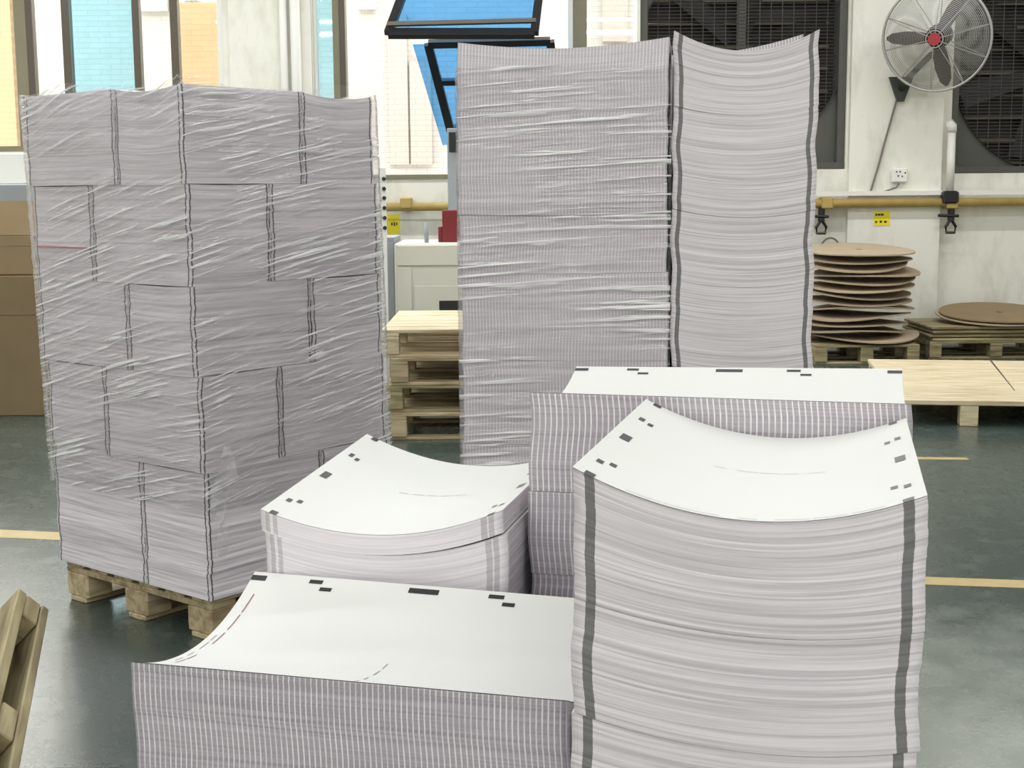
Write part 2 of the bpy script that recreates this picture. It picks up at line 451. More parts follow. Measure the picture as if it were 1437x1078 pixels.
# outside: neighbouring tiled building
bld = thing('neighbour_building', 'pale tiled building with orange pilasters outside the windows', 'building', (0, 16.0, 0))
MB().box(-14, 14, 0, .4, -1, 4.0).obj('wall', m_fac_w, bld)
MB().box(-14.1, 14.1, -.15, .5, 4.0, 4.1).obj('roof_edge', m_pipe_white, bld)
def fx(px): return at_y(px, 100, 16.0).x
for a, b in ((-60, 24), (252, 318), (-190, -150)):
    MB().box(fx(a), fx(b), -.12, 0, -1, 4.0).obj('orange_pilaster', m_fac_o, bld)
for a, b, t, bt in ((575, 605, 85, 230), (545, 572, 20, 230), (845, 880, -40, 60)):
    MB().box(fx(a), fx(b), -.05, 0, at_y(700, bt, 16).z, at_y(700, t, 16).z).obj('pale_panel', m_fac_b, bld)
for a, b in ((200, 240), (255, 300), (505, 530)):
    mbw = MB(); z0 = at_y(300, 15, 16).z
    mbw.box(fx(a), fx(b), -.1, 0, z0, z0 + 1.2)
    f = mbw.obj('window_surround', m_pipe_white, bld)
    MB().box(fx(a) + .08, fx(b) - .08, -.12, -.1, z0 + .08, z0 + 1.12).obj('window_pane', m_grey_metal, f)
struct(MB().box(-14, 14, YW + .3, 16, -1.0, -.9).obj('ground_outside', m_ceil))

def vbar(px0, px1, z0, z1, y0, d, mat, parent, name='mullion'):
    return MB().box(wx(px0), wx(px1), y0, y0 + d, z0, z1, 0.004).obj(name, mat, parent)
# window_1 : tall left window
w1 = bpy.data.objects.new('window_1', None); COL.objects.link(w1); struct(w1, 'tall window with dark mullions and pale blue pane')
a, b, zs = OPEN[0]
for p0, p1, mm in ((21, 38, m_frame), (38, 47, m_frame_dark), (88, 99, m_frame_dark), (187, 197, m_frame_dark), (240, 251, m_frame_dark)):
    vbar(p0, p1, zs, ZT, YW + .08, .1, mm, w1)
vbar(308, 317, zs, ZT, YW + .02, .12, m_pipe_white, w1, 'side_frame')
MB().box(a, b, YW + .02, YW + .2, zs, zs + .05).obj('window_sill', m_frame, w1)
for p0, p1, mm in ((-260, 21, m_glass), (47, 88, m_glass), (99, 187, m_glass_cyan), (197, 240, m_glass), (251, 308, m_glass)):
    MB().box(wx(p0), wx(p1), YW + .125, YW + .131, zs + .05, ZT).obj('pane', mm, w1)
# window_2 : middle window with the pivoting blue sash
w2 = bpy.data.objects.new('window_2', None); COL.objects.link(w2); struct(w2, 'wide bright window with olive frame bars')
a, b, zs = OPEN[1]
vbar(468, 478, zs, ZT, YW + .06, .12, m_frame, w2); vbar(478, 486, zs, ZT, YW + .04, .16, m_frame_dark, w2)
vbar(442, 447, zs, ZT, YW + .02, .12, m_pipe_white, w2, 'side_frame')
vbar(797, 805, zs, ZT, YW + .05, .12, m_pipe_white, w2, 'side_frame')
vbar(805, 824, zs, ZT, YW + .04, .16, m_frame, w2)
MB().box(a, b, YW - .03, YW + .22, zs, wz(245, 590)).obj('window_sill', m_frame, w2)
for p0, p1, mm in ((447, 468, m_glass_cyan), (824, 893, m_glass)):
    MB().box(wx(p0), wx(p1), YW + .125, YW + .131, zs + .03, ZT).obj('pane', mm, w2)

# tilted blue sash windows
def bar(mb, a, b, w, d, nrm):
    a = Vector(a); b = Vector(b); t = (b - a).normalized(); nrm = Vector(nrm).normalized(); s = t.cross(nrm).normalized()
    q = [a - s * w / 2 - nrm * d / 2, a + s * w / 2 - nrm * d / 2, a + s * w / 2 + nrm * d / 2, a - s * w / 2 + nrm * d / 2]
    return mb.prism(q, b - a)
def sash(name, label, tl, tr, br, bl, rungs, sidew=.07, frame=m_black, overhang=None):
    t = thing(name, label, 'window', (Vector(bl) + Vector(br)) / 2)
    o = t.location.copy()
    P = [Vector(p) - o for p in (tl, tr, br, bl)]
    nrm = (P[1] - P[0]).cross(P[3] - P[0]).normalized()
    for nm, i, j, w in (('top_rail', 0, 1, .06), ('stile', 1, 2, sidew), ('bottom_rail', 3, 2, .08), ('stile', 0, 3, sidew)):
        bar(MB(), P[i], P[j], w, .05, nrm).obj(nm, frame, t)
    for f in rungs:
        bar(MB(), P[0].lerp(P[3], f), P[1].lerp(P[2], f), .05, .045, nrm).obj('cross_rail', frame, t)
    Q = list(P)
    if overhang:
        e = (P[0] - P[1]).normalized() * overhang
        Q[0] = P[0] + e; Q[3] = P[3] + e * .8 - (P[0] - P[3]).normalized() * .17
    MB().prism([q + nrm * .004 for q in Q], nrm * -.008).obj('blue_glass', m_glass_blue, t)
    return t
s1 = sash('pivot_window', 'blue glass sash tilted into the hall with its thick black bottom rail', at_y(590, -75, 12.3), at_y(765, -75, 12.3), at_y(750, 47, 11.65), at_y(545, 47, 11.65), (), frame=m_black)
bar(MB(), at_y(543, 34, 11.63) - s1.location, at_y(752, 29, 11.63) - s1.location, .035, .03, (0, -1, .4)).obj('drip_rail', m_frame_dark, s1)
s2 = sash('pivot_window', 'blue glass sash hanging outwards below the thick black rail, with crossbars', at_y(601, 62, 11.75), at_y(772, 58, 11.75), at_y(790, 182, 12.3), at_y(632, 182, 12.3), (.43,), overhang=.13)

# pipes and wall fittings ----------------------------------------------------
def along_wall(pxs, y=YW, dy=0): return [at_y(a, b, y + dy) for a, b in pxs]
pl = along_wall([(480, 291), (1460, 283)], YW - .12)
zc = pl[1].z
yp = thing('gas_pipe', 'long yellow-brown pipe running along the wall below the windows', 'pipe', (pl[0].x, YW - .12, pl[0].z))
MB().tube([(0, 0, 0), (wx(700) - pl[0].x, 0, (zc - pl[0].z) * .3), (8.2, 0, (zc - pl[0].z) * 1.3)], .038, 12).obj('pipe_run', m_ypipe, yp, smooth=True)
for p in (570, 1160, 1335):
    g = at_y(p, 285, YW - .12)
    MB().box(-.05, .05, -.05, .115, -.05, .05, .01).obj('bracket', m_ypipe, yp, (g.x - pl[0].x, 0, g.z - pl[0].z))
tr_ = along_wall([(1140, 272), (1460, 275)], YW - .1)
tag(MB().box(0, tr_[1].x - tr_[0].x, -.02, .03, -.02, .02).obj('cable_trunking', m_pipe_white, None, tr_[0]), 'thin white cable trunking above the yellow pipe', 'trunking')
vp = along_wall([(1342, 182), (1333, 268)], YW - .14)
t = thing('riser_pipe', 'white plastic riser pipe standing beside the right exhaust fan', 'pipe', vp[1])
MB().tube([(0, 0, 0), (0, 0, vp[0].z - vp[1].z)], .034, 12).obj('pipe_run', m_pipe_white, t, smooth=True)
MB().tube([(0, 0, vp[0].z - vp[1].z - .02), (0, 0, vp[0].z - vp[1].z + .03), (-.02, .03, vp[0].z - vp[1].z + .06)], .042, 12).obj('elbow', m_pipe_white, t, smooth=True)
MB().box(-.07, .07, -.05, .05, -.11, .0, .015).obj('pipe_clamp', m_black, t)
def valve(px, py, label):
    c = at_y(px, py, YW - .12)
    t = thing('pipe_valve', label, 'valve', c)
    MB().tube([(0, 0, .02), (0, 0, -.12)], .03, 10).obj('stem', m_black, t)
    MB().tube([(-.12, -.02, -.07), (.06, -.02, -.075)], .014, 8).obj('lever', m_black, t)
    m = MB()
    for sx_ in (-1, 1): m.tube([(0, 0, -.1), (.045 * sx_, 0, -.17), (.035 * sx_, 0, -.22)], .014, 6)
    m.tube([(-.04, 0, -.22), (.04, 0, -.22)], .014, 6)
    m.obj('clip', m_black, t)
    return t
valve(1335, 291, 'small black valve with lever below the white riser pipe')
valve(1153, 292, 'small black valve under the pipe above the tall disc pile')
c = at_y(1165, 346, YW - .1)
tag(MB().ringtube((0, 0, 0), (1, 0, 0), (0, 0, 1), .075, .008, 32, 6).obj('hose_loop', m_cable, None, c, smooth=True), 'grey hose loop behind the tall disc pile', 'hose')
def outlet(px, py):
    c = at_y(px, py, YW - .07)
    t = thing('socket_box', 'white electrical socket box on the pilaster', 'socket', c)
    MB().box(-.068, .068, -.045, 0, -.062, .062, .008).obj('casing', m_outlet, t)
    for dx, dz in ((-.03, .03), (0, .03), (-.015, -.005), (.02, -.01), (.045, .02)):
        MB().box(dx - .006, dx + .006, -.048, -.045, dz - .006, dz + .006).obj('socket_hole', m_ink, t)
    e = along_wall([(1262, 257), (1258, 263), (1241, 269)], YW - .1)
    MB().tube([Vector(q) - c for q in e], .008, 6).obj('cable', m_cable, t)
outlet(1261, 246)
def sticker(px0, py0, px1, py1, Y, label, rows):
    a = at_y(px0, py1, Y); b = at_y(px1, py0, Y); w, h = b.x - a.x, b.z - a.z
    t = thing('warning_sticker', label, 'sticker', a)
    MB().box(0, w, -.004, 0, 0, h).obj('backing', m_yellow, t)
    for fx0, fx1, fz0, fz1 in rows:
        MB().box(w * fx0, w * fx1, -.005, -.004, h * fz0, h * fz1).obj('print', m_ink, t)
stx = [(.08, .2, .68, .82), (.23, .38, .68, .82), (.41, .6, .68, .82), (.08, .2, .2, .34), (.36, .5, .2, .36), (.64, .8, .2, .34)]
sticker(1226, 296, 1249, 317, YW - .07, 'square yellow warning sticker on the pilaster below the pipe', stx)
sticker(544, 301, 561, 329, YW, 'yellow sticker on the wall above the grey machine', [(.3, .42, .45, .6), (.5, .62, .42, .62), (.7, .8, .45, .6)])
pv = along_wall([(418, -60), (421, 160)], YW - .1)
tag(MB().tube([(0, 0, -1.6), (0, 0, 2.3)], .045, 12).obj('drain_pipe', m_pipe_white, None, (pv[1].x - .02, YW - .1, 2.0), smooth=True), 'white vertical drain pipe on the pier between windows', 'pipe')
tag(MB().tube([(0, 0, -1.6), (0, 0, 2.3)], .035, 12).obj('drain_pipe', m_pipe_white, None, (wx(403), YW - .09, 2.0), smooth=True), 'thinner vertical pipe beside the white drain pipe', 'pipe')

# wall fan --------------------------------------------------------------------
def wall_fan():
    mount = at_y(1263, 128, YW - .07)
    hub = at_y(1314, 53, YW - .55)
    t = thing('wall_fan', 'round wall fan with wire guard, dark blades and red hub', 'fan', mount)
    c = hub - mount
    ax = Vector((-.42, -.85, -.2)).normalized()     # facing into the hall, turned aside
    rx = Vector((0, 0, 1)).cross(ax).normalized(); ry = ax.cross(rx)
    R = .44
    m = MB(); m.ringtube(c, rx, ry, R, .011, 72, 8); m.ringtube(c - ax * .03, rx, ry, R, .009, 72, 6)
    m.obj('guard_rim', m_fanguard, t, smooth=True)
    for nm, sgn in (('front_guard', 1), ('rear_guard', -1)):
        m = MB(); dep = .1
        pr = lambda r: c + ax * (sgn * dep * (1 - (r / R) ** 2) + (0 if sgn > 0 else -.03))
        for i in range(26):
            r = .09 + (R - .1) * i / 26
            m.ringtube(pr(r), rx, ry, r, .0022, 56, 3)
        for i in range(10):
            a = 2 * math.pi * i / 10 + .2; d = rx * math.cos(a) + ry * math.sin(a)
            m.tube([pr(r) + d * r for r in (.05, .18, .32, R)], .004, 4)
        m.ringtube(pr(.07), rx, ry, .07, .005, 24, 5)
        m.obj(nm, m_fanguard, t)
    MB().tube([c + ax * .115, c + ax * .085], .05, 20).obj('badge', m_redhub, t, smooth=False)
    MB().tube([c + ax * .04, c + ax * .0, c - ax * .05], [.045, .065, .065], 20).obj('hub', m_blade, t)
    MB().tube([c - ax * .06, c - ax * .1, c - ax * .25, c - ax * .3], [.07, .1, .1, .06], 20).obj('motor', m_blade, t)
    for i in range(3):
        a = math.radians((178, 58, -78)[i])
        d = rx * math.cos(a) + ry * math.sin(a)
        side = ax.cross(d).normalized(); m = MB(); n0 = 0
        prof = [(.05, .035), (.14, .055), (.25, .06), (.36, .045), (.41, .012)]
        tops = []; 
        for r, w in prof:
            p = c + d * r; tw = ax * w * .45
            tops.append((p - side * w + tw, p + side * w - tw))
        for q in (0, .006):
            for l_, r_ in tops: m.v += [tuple(l_ - ax * q), tuple(r_ - ax * q)]
        k2 = len(prof) * 2
        for j in range(len(prof) - 1):
            a0 = j * 2
            m.f += [(a0, a0 + 1, a0 + 3, a0 + 2), (k2 + a0, k2 + a0 + 2, k2 + a0 + 3, k2 + a0 + 1), (a0, a0 + 2, k2 + a0 + 2, k2 + a0), (a0 + 1, k2 + a0 + 1, k2 + a0 + 3, a0 + 3)]
        m.obj('blade', m_blade, t, smooth=False)
    e = c - ax * .18
    MB().tube([(0, -.02, .02), (.03, -.12, .1), e + Vector((-.06, .05, -.16)), e + Vector((0, 0, -.12)), e], [.03, .026, .026, .03, .03], 10).obj('arm', m_base, t, smooth=True)
    MB().prism([Vector(p) for p in ((-.105, 0, .12), (.105, 0, .12), (.03, 0, -.09), (-.03, 0, -.09))], (0, -.035, 0)).obj('wall_bracket', m_base, t)
    e = along_wall([(1259, 137), (1250, 170), (1240, 205), (1233, 232), (1222, 268)], YW - .09)
    MB().tube([q - mount for q in e], .009, 6).obj('power_cord', m_cable, t)
wall_fan()

# exhaust fans -----------------------------------------------------------------
def exhaust_fan(px0, px1, cxp, cyp, zs, label):
    x0, x1 = wx(px0), wx(px1); c = at_y(cxp, cyp, YW)
    R = .9; zt = ZT
    t = thing('exhaust_fan', label, 'exhaust fan', ((x0 + x1) / 2, YW + .05, zs)); ox, oz = (x0 + x1) / 2, zs
    cx, cz = c.x - ox, c.z - oz; hw = (x1 - x0) / 2; h = zt - zs
    m = MB(); n = 72     # front plate with round mouth
    inner = []; outer = []
    for i in range(n):
        a = 2 * math.pi * i / n; d = (math.cos(a), math.sin(a))
        inner.append((cx + R * d[0], cz + R * d[1]))
        s = 1e9
        if d[0] > 1e-6: s = min(s, (hw - .06 - cx) / d[0])
        if d[0] < -1e-6: s = min(s, (-hw + .06 - cx) / d[0])
        if d[1] > 1e-6: s = min(s, (h - cz) / d[1])
        if d[1] < -1e-6: s = min(s, (.04 - cz) / d[1])
        s = max(s, R + .003)
        outer.append((cx + s * d[0], cz + s * d[1]))
    for yv in (.05, .08):
        m.v += [(p[0], yv, p[1]) for p in inner] + [(p[0], yv, p[1]) for p in outer]
    m.v += [(p[0], .02, p[1]) for p in inner]
    for i in range(n):
        j = (i + 1) % n
        m.f += [(i, j, n + j, n + i), (2 * n + i, 3 * n + i, 3 * n + j, 2 * n + j), (i, 2 * n + i, 2 * n + j, j), (4 * n + i, 4 * n + j, j, i)]
    m.obj('front_plate', m_fanhouse, t)
    for a, b in ((-hw, -hw + .07), (hw - .07, hw)):
        MB().box(a, b, -.02, .2, 0, h, .006).obj('side_frame', m_fanhouse, t)
    MB().box(-hw, hw, -.03, .2, 0, .06, .006).obj('bottom_frame', m_fanhouse, t)
    m = MB()
    zz = max(cz - R, 0.03)
    while zz < min(cz + R, h):
        e = R * R - (zz - cz) ** 2
        if e > 0:
            e = math.sqrt(e); m.tube([(cx - e, .10, zz), (cx + e, .10, zz)], .0035, 4)
        zz += .03
    xx = cx - R + .05
    while xx < cx + R:
        e = math.sqrt(max(0, R * R - (xx - cx) ** 2)); m.tube([(xx, .105, max(.03, cz - e)), (xx, .105, min(h, cz + e))], .0035, 4)
        xx += .1
    m.obj('wire_guard', m_wire, t)
    MB().box(cx - .035, cx + .035, .13, .18, .05, h, .004).obj('centre_post', m_fanhouse, t)
    MB().box(-hw + .01, hw + .35, .36, .40, -.3, h + .3).obj('back_plate', m_fandark, t)
    i = 0; zz = .12
    while zz < h - .1:
        MB().prism([Vector(p) for p in ((-hw + .1, .33, zz), (-hw + .1, .25, zz - .02), (-hw + .1, .25, zz - .035), (-hw + .1, .345, zz - .01))], (2 * hw - .2, 0, 0)).obj('shutter_slat', m_slat, t)
        zz += .2; i += 1
    m = MB()
    for a in range(6):
        q = a * math.pi / 3 + .3; d = Vector((math.cos(q), 0, math.sin(q))); s = Vector((-math.sin(q), 0, math.cos(q)))
        p = Vector((cx, .22, cz))
        m.prism([p + d * .12 - s * .06 + Vector((0, .03, 0)), p + d * .8 - s * .14 + Vector((0, .04, 0)), p + d * .8 + s * .1 - Vector((0, .04, 0)), p + d * .12 + s * .06 - Vector((0, .03, 0))], (0, .004, 0))
    m.obj('impeller', m_fandark, t)
exhaust_fan(898, 1188, 1046, 66, OPEN[2][2], 'dark square exhaust fan behind the tall paper stacks')
exhaust_fan(1336, 1640, 1487, 95, OPEN[3][2], 'dark square exhaust fan right of the wall fan')

# ------------------------------------------------------------------ pallets
def pallet(label, loc, rz, lx, ly, h, mat, boards=6, group=None, rows=3, nblk=3, bottom=True, cat='pallet', gap=.25, rot=None, split=False):
    """lx along local x (deck boards run along x), stands on local z=0"""
    t = thing('wooden_pallet', label, cat, loc, rot or (0, 0, rz), group)
    tb = .02; bb = .018 if bottom else 0
    pitch = ly / boards; bw = pitch * (1 - gap)
    bmesh_ = MB().box(-lx / 2, lx / 2, -bw / 2, bw / 2, 0, tb, .003).mesh('deck_board')
    for i in range(boards):
        y = -ly / 2 + bw / 2 + (ly - bw) * i / (boards - 1)
        link('deck_board', bmesh_, mat, t, (0, y, h - tb))
    bl = .1; bh = h - tb - tb - bb
    stm = MB().box(-bl / 2, bl / 2, -ly / 2, ly / 2, 0, tb, .003).mesh('cross_board')
    blk = MB().box(-bl / 2, bl / 2, -.06, .06, 0, bh, .004).mesh('block')
    for i in range(nblk):
        x = -lx / 2 + bl / 2 + (lx - bl) * i / (nblk - 1)
        link('cross_board', stm, mat, t, (x, 0, h - 2 * tb))
        for j in range(rows):
            y = -ly / 2 + .06 + (ly - .12) * j / (rows - 1)
            link('block', blk, mat, t, (x, y, bb))
    if bottom:
        bt = MB().box(-lx / 2, lx / 2, -.045, .045, 0, bb, .003).mesh('bottom_board')
        for j in range(rows):
            y = -ly / 2 + .06 + (ly - .12) * j / (rows - 1)
            link('bottom_board', bt, mat, t, (0, y, 0))
    return t

PH = 0.14
# ------------------------------------------------------------------ paper stacks
class Column:
    """a pile of cut sheets: frame origin = front-left corner, u right, v back"""
    def __init__(s, x, y, th, wu, wv, ztop, dz=(0, 0, 0, 0), curl='u', sags=((0, 0.03), (1, 0)), zbase=PH, pitch=.003,
                 jit=.00035, wave=.003, seed=1, mats=None, lean=(0, 0), seg=.012, power=2.0, ju=.5):
        s.ju = ju
        s.x, s.y, s.th, s.wu, s.wv, s.zt, s.dz, s.curl, s.zb = x, y, th, wu, wv, ztop, dz, curl, zbase
        s.sx = [ztop - d for d, v in sags][::-1]; s.sv = [v for d, v in sags][::-1]
        s.pitch, s.jit, s.wv_a, s.mats, s.lean, s.power = pitch, jit, wave, mats, lean, power
        s.rng = np.random.default_rng(seed)
        s.nu = max(6, int(wu / seg)); s.nv = max(6, int(wv / seg))
        s.ph = s.rng.uniform(0, 6.28, 6); s.step = {}
    def sag(s, h): return np.interp(h, s.sx, s.sv)
    def zsurf(s, u, v, h):
        a, b = np.clip(u / s.wu, 0, 1), np.clip(v / s.wv, 0, 1)
        f = np.clip((h - s.zb) / (s.zt - s.zb), 0, 1.2)
        d = s.dz
        bil = d[0] * (1 - a) * (1 - b) + d[1] * a * (1 - b) + d[2] * (1 - a) * b + d[3] * a * b
        t = a if s.curl == 'u' else b
        return h + bil * f - s.sag(h) * (1 - np.abs(2 * t - 1) ** s.power)
    def shift(s, h, step):
        w = s.wv_a; p = s.ph
        f = (h - s.zb) / (s.zt - s.zb)
        du = w * (.6 * np.sin(h * 31 + p[0]) + .5 * np.sin(h * 57 + p[1])) + step[0] + s.lean[0] * f
        dv = w * .22 * (.6 * np.sin(h * 27 + p[2]) + .5 * np.sin(h * 63 + p[3])) + step[1] + s.lean[1] * f
        return du, dv
    def world(s, u, v, z=0):
        c, n = math.cos(s.th), math.sin(s.th)
        return Vector((s.x + u * c - v * n, s.y + u * n + v * c, z))
    def bundle(s, z0, z1, label, group, top=False, name='paper_bundle', step=None, u0=0, v0=0, cap=True):
        n = max(4, int(round((z1 - z0) / s.pitch)))
        hs = np.linspace(z0, z1, n + 1)
        if step is None: step = s.rng.normal(0, .0016, 2)
        nu, nv = s.nu, s.nv
        per = [(s.wu * i / nu, 0) for i in range(nu)] + [(s.wu, s.wv * i / nv) for i in range(nv)] + \
              [(s.wu * (1 - i / nu), s.wv) for i in range(nu)] + [(0, s.wv * (1 - i / nv)) for i in range(nv)]
        per = np.array(per); Np = len(per)
        nx = np.zeros((Np, 2))
        nx[1:nu, 1] = -1; nx[nu + 1:nu + nv, 0] = 1; nx[nu + nv + 1:2 * nu + nv, 1] = 1; nx[2 * nu + nv + 1:, 0] = -1
        V = []; q = np.linspace(0, 1, Np)
        cu, cv = s.wu / 2, s.wv / 2
        # random in/out steps of groups of sheets
        jj = s.rng.normal(0, s.jit, (n + 1, 2)) + np.repeat(s.rng.normal(0, s.jit * 1.6, ((n + 4) // 4, 2)), 4, axis=0)[:n + 1]
        jj[:, 0] *= s.ju
        flip = s.rng.uniform(0, 6.28, (n + 1, 2))
        for i, h in enumerate(hs):
            du, dv = s.shift(h, step)
            loc = .5 * s.jit * (np.sin(q * 23 + flip[i, 0]) + np.sin(q * 41 + flip[i, 1]))
            U = per[:, 0] + du + jj[i, 0] + nx[:, 0] * loc; Vv = per[:, 1] + dv + jj[i, 1] + nx[:, 1] * loc
            Z = s.zsurf(per[:, 0], per[:, 1], h)
            V.append(np.stack([U - cu, Vv - cv, Z - z0], 1))
        V = np.concatenate(V)
        idx = np.arange(n)[:, None] * Np; j = np.arange(Np)[None, :]; j2 = (j + 1) % Np
        F = np.stack([idx + j, idx + j2, idx + Np + j2, idx + Np + j], -1).reshape(-1, 4)
        # uv per loop
        su = np.concatenate([np.arange(nu) / nu * s.wu, np.arange(nv) / nv * s.wv, np.arange(nu) / nu * s.wu, np.arange(nv) / nv * s.wv])
        eu = su + np.concatenate([np.full(nu, s.wu / nu), np.full(nv, s.wv / nv)] * 2)
        hh = hs
        UV = np.zeros((n, Np, 4, 2))
        UV[:, :, 0, 0] = su; UV[:, :, 1, 0] = eu; UV[:, :, 2, 0] = eu; UV[:, :, 3, 0] = su
        UV[:, :, 0, 1] = UV[:, :, 1, 1] = hh[:-1, None]; UV[:, :, 2, 1] = UV[:, :, 3, 1] = hh[1:, None]
        UV = UV.reshape(-1, 2)
        mi = np.tile(np.concatenate([np.zeros(nu), np.ones(nv), np.full(nu, 2), np.full(nv, 3)]), n)
        # caps (interior grid with its own vertices)
        capF = []; base = len(V); extra = []
        for h, flipf in ((z0, True), (z1, False)):
            du, dv = s.shift(h, step)
            g0 = base + len(extra); gu, gv = 12, 12
            for b in range(gv + 1):
                for a in range(gu + 1):
                    u, v = s.wu * a / gu, s.wv * b / gv
                    extra.append((u + du - cu, v + dv - cv, float(s.zsurf(u, v, h)) - z0))
            for b in range(gv):
                for a in range(gu):
                    p = g0 + b * (gu + 1) + a
                    fc = (p, p + 1, p + gu + 2, p + gu + 1)
                    capF.append(fc[::-1] if flipf else fc)
        allv = np.concatenate([V, np.array(extra)])
        faces = np.concatenate([F, np.array(capF)])
        me = bpy.data.meshes.new('sheet_block')
        me.vertices.add(len(allv)); me.vertices.foreach_set('co', allv.ravel())
        me.loops.add(faces.size); me.loops.foreach_set('vertex_index', faces.ravel().astype(np.int32))
        me.polygons.add(len(faces)); me.polygons.foreach_set('loop_start', (np.arange(len(faces)) * 4).astype(np.int32))
        uvl = me.uv_layers.new(name='UVMap')
        alluv = np.concatenate([UV, np.zeros((len(capF) * 4, 2))])
        uvl.data.foreach_set('uv', alluv.ravel())
        for m in list(s.mats) + [m_sheet]: me.materials.append(m)
        me.polygons.foreach_set('material_index', np.concatenate([mi, np.full(len(capF), 4)]).astype(np.int32))
        me.update(calc_edges=True)
        ctr = s.world(cu, cv, z0)
        t = thing(name, label, 'paper bundle', ctr, (0, 0, s.th), group)
        link('sheet_block', me, (), t)
        s.last = (t, z0, z1, step, cu, cv)
        return t
    def patch(s, name, u0, u1, v0, v1, off, mat, parent=None, nu=None, nv=None):
        t, z0, z1, step, cu, cv = s.last
        du, dv = s.shift(z1, step)
        nu = nu or max(1, int(abs(u1 - u0) / .008)); nv = nv or max(1, int(abs(v1 - v0) / .008))
        m = MB()
        for b in range(nv + 1):
            for a in range(nu + 1):
                u, v = u0 + (u1 - u0) * a / nu, v0 + (v1 - v0) * b / nv
                m.v.append((u + du - cu, v + dv - cv, float(s.zsurf(u, v, z1)) - z0 + off))
        for b in range(nv):
            for a in range(nu):
                p = b * (nu + 1) + a; m.f.append((p, p + 1, p + nu + 2, p + nu + 1))
        return m.obj(name, mat, parent or t, smooth=(name == 'top_sheet'))

ORD = ['topmost', 'second', 'third', 'fourth', 'fifth', 'sixth', 'seventh', 'eighth', 'ninth', 'tenth', 'eleventh']
def pile(col, thick, what, group):
    """thick: bundle thicknesses from the top; last repeated down to the base"""
    z = col.zt; i = 0; tops = None
    lst = []
    while z > col.zb + 1e-6:
        h = thick[min(i, len(thick) - 1)]
        zb = z - h
        if zb < col.zb + .05: zb = col.zb
        lst.append((zb, z)); z = zb; i += 1
    for i, (zb, z1) in list(enumerate(lst))[::-1]:
        suffix = 'topmost bundle of the ' if i == 0 else ORD[i] + ' bundle from the top of the '
        t = col.bundle(zb, z1 - (0 if i == 0 else .0005), suffix + what, group, top=(i == 0))
        if i == 0: tops = t
    return tops

# the part-open pallet load in front: four piles laid like a pinwheel
STR = [m_stripe, m_plain, m_stripe, m_plain]
colR = Column(.0553, 1.2624, -.2416, W_S, L_S, H - .2669, (.0104, -.0022, .003, -.0113), 'u',
              ((0, .037), (.125, .021), (.24, .02), (.7, .012), (.99, 0)), pitch=.0022, jit=.00021, wave=.0022, seed=3, mats=[m_band, m_stripe, m_band, m_stripe])
pile(colR, [.125, .113, .118], 'banded paper pile with the highest bare white sheet', 'bundles of the banded front pile')
sheetR = colR.patch('top_sheet', 0, W_S, 0, L_S, .0006, m_sheet, nu=32, nv=32)
colM = Column(-.3238, 1.7341, -.1868, W_S, L_S, H - .4032, (-.0029, .0071, .0116, -.0158), 'u',
              ((0, .033), (.12, .024), (.4, .012), (.85, 0)), pitch=.0024, jit=.00012, wave=.0014, seed=5, mats=[m_band2, m_plain, m_band2, m_plain])
pile(colM, [.028, .12, .12], 'pale twin-banded paper pile before the wrapped load', 'bundles of the pale twin-banded pile')
sheetM = colM.patch('top_sheet', 0, W_S, 0, L_S, .0006, m_sheet, nu=32, nv=32)
colF = Column(-.4135, 1.4205, -.2416, L_S, W_S, H - .4976, (-.0025, -.0063, .009, -.0002), 'v',
              ((0, .038), (.15, .022), (.4, .012), (.75, 0)), pitch=.0024, jit=.0001, wave=.0016, seed=8, mats=[m_stripe_f, m_plain, m_stripe_f, m_plain])
pile(colF, [.15, .12], 'lowest pile, finely striped along its long side', 'bundles of the low striped pile')
sheetF = colF.patch('top_sheet', 0, L_S, 0, W_S, .0006, m_sheet, nu=36, nv=36)
colB = Column(.0206, 1.7733, -.2416, L_S, W_S, H - .2624, (.0017, 0, -.0046, .0029), 'v',
              ((0, .03), (.13, .02), (.4, .012), (.98, 0)), pitch=.0026, jit=.0001, wave=.0026, seed=9, mats=STR)
pile(colB, [.131, .112, .12], 'wide striped pile standing behind the banded pile', 'bundles of the wide striped pile')
sheetB = colB.patch('top_sheet', 0, L_S, 0, W_S, .0006, m_sheet, nu=36, nv=36)

A_MARKS = [(0, .0206, 0), (.080, .098, 1), (.098, .114, 2), (.214, .2535, 0), (.318, .338, 1), (.338, .354, 2), (.4612, .4818, 0)]
def marks(col, sheet, edges, inset, thick, shift2, ink=m_ink):
    for e in edges:
        for a, b, row in A_MARKS:
            i0 = inset + (shift2 if row == 2 else 0); i1 = i0 + thick * (1.0 if row == 0 else .75)
            if e == 'back': u0, u1, v0, v1 = a, b, col.wv - i1, col.wv - i0
            elif e == 'left': u0, u1, v0, v1 = i0, i1, a, b
            else: u0, u1, v0, v1 = col.wu - i1, col.wu - i0, a, b
            col.patch('printed_mark', u0, u1, v0, v1, .0011, ink, sheet)
def relast(col, sheet):
    return sheet
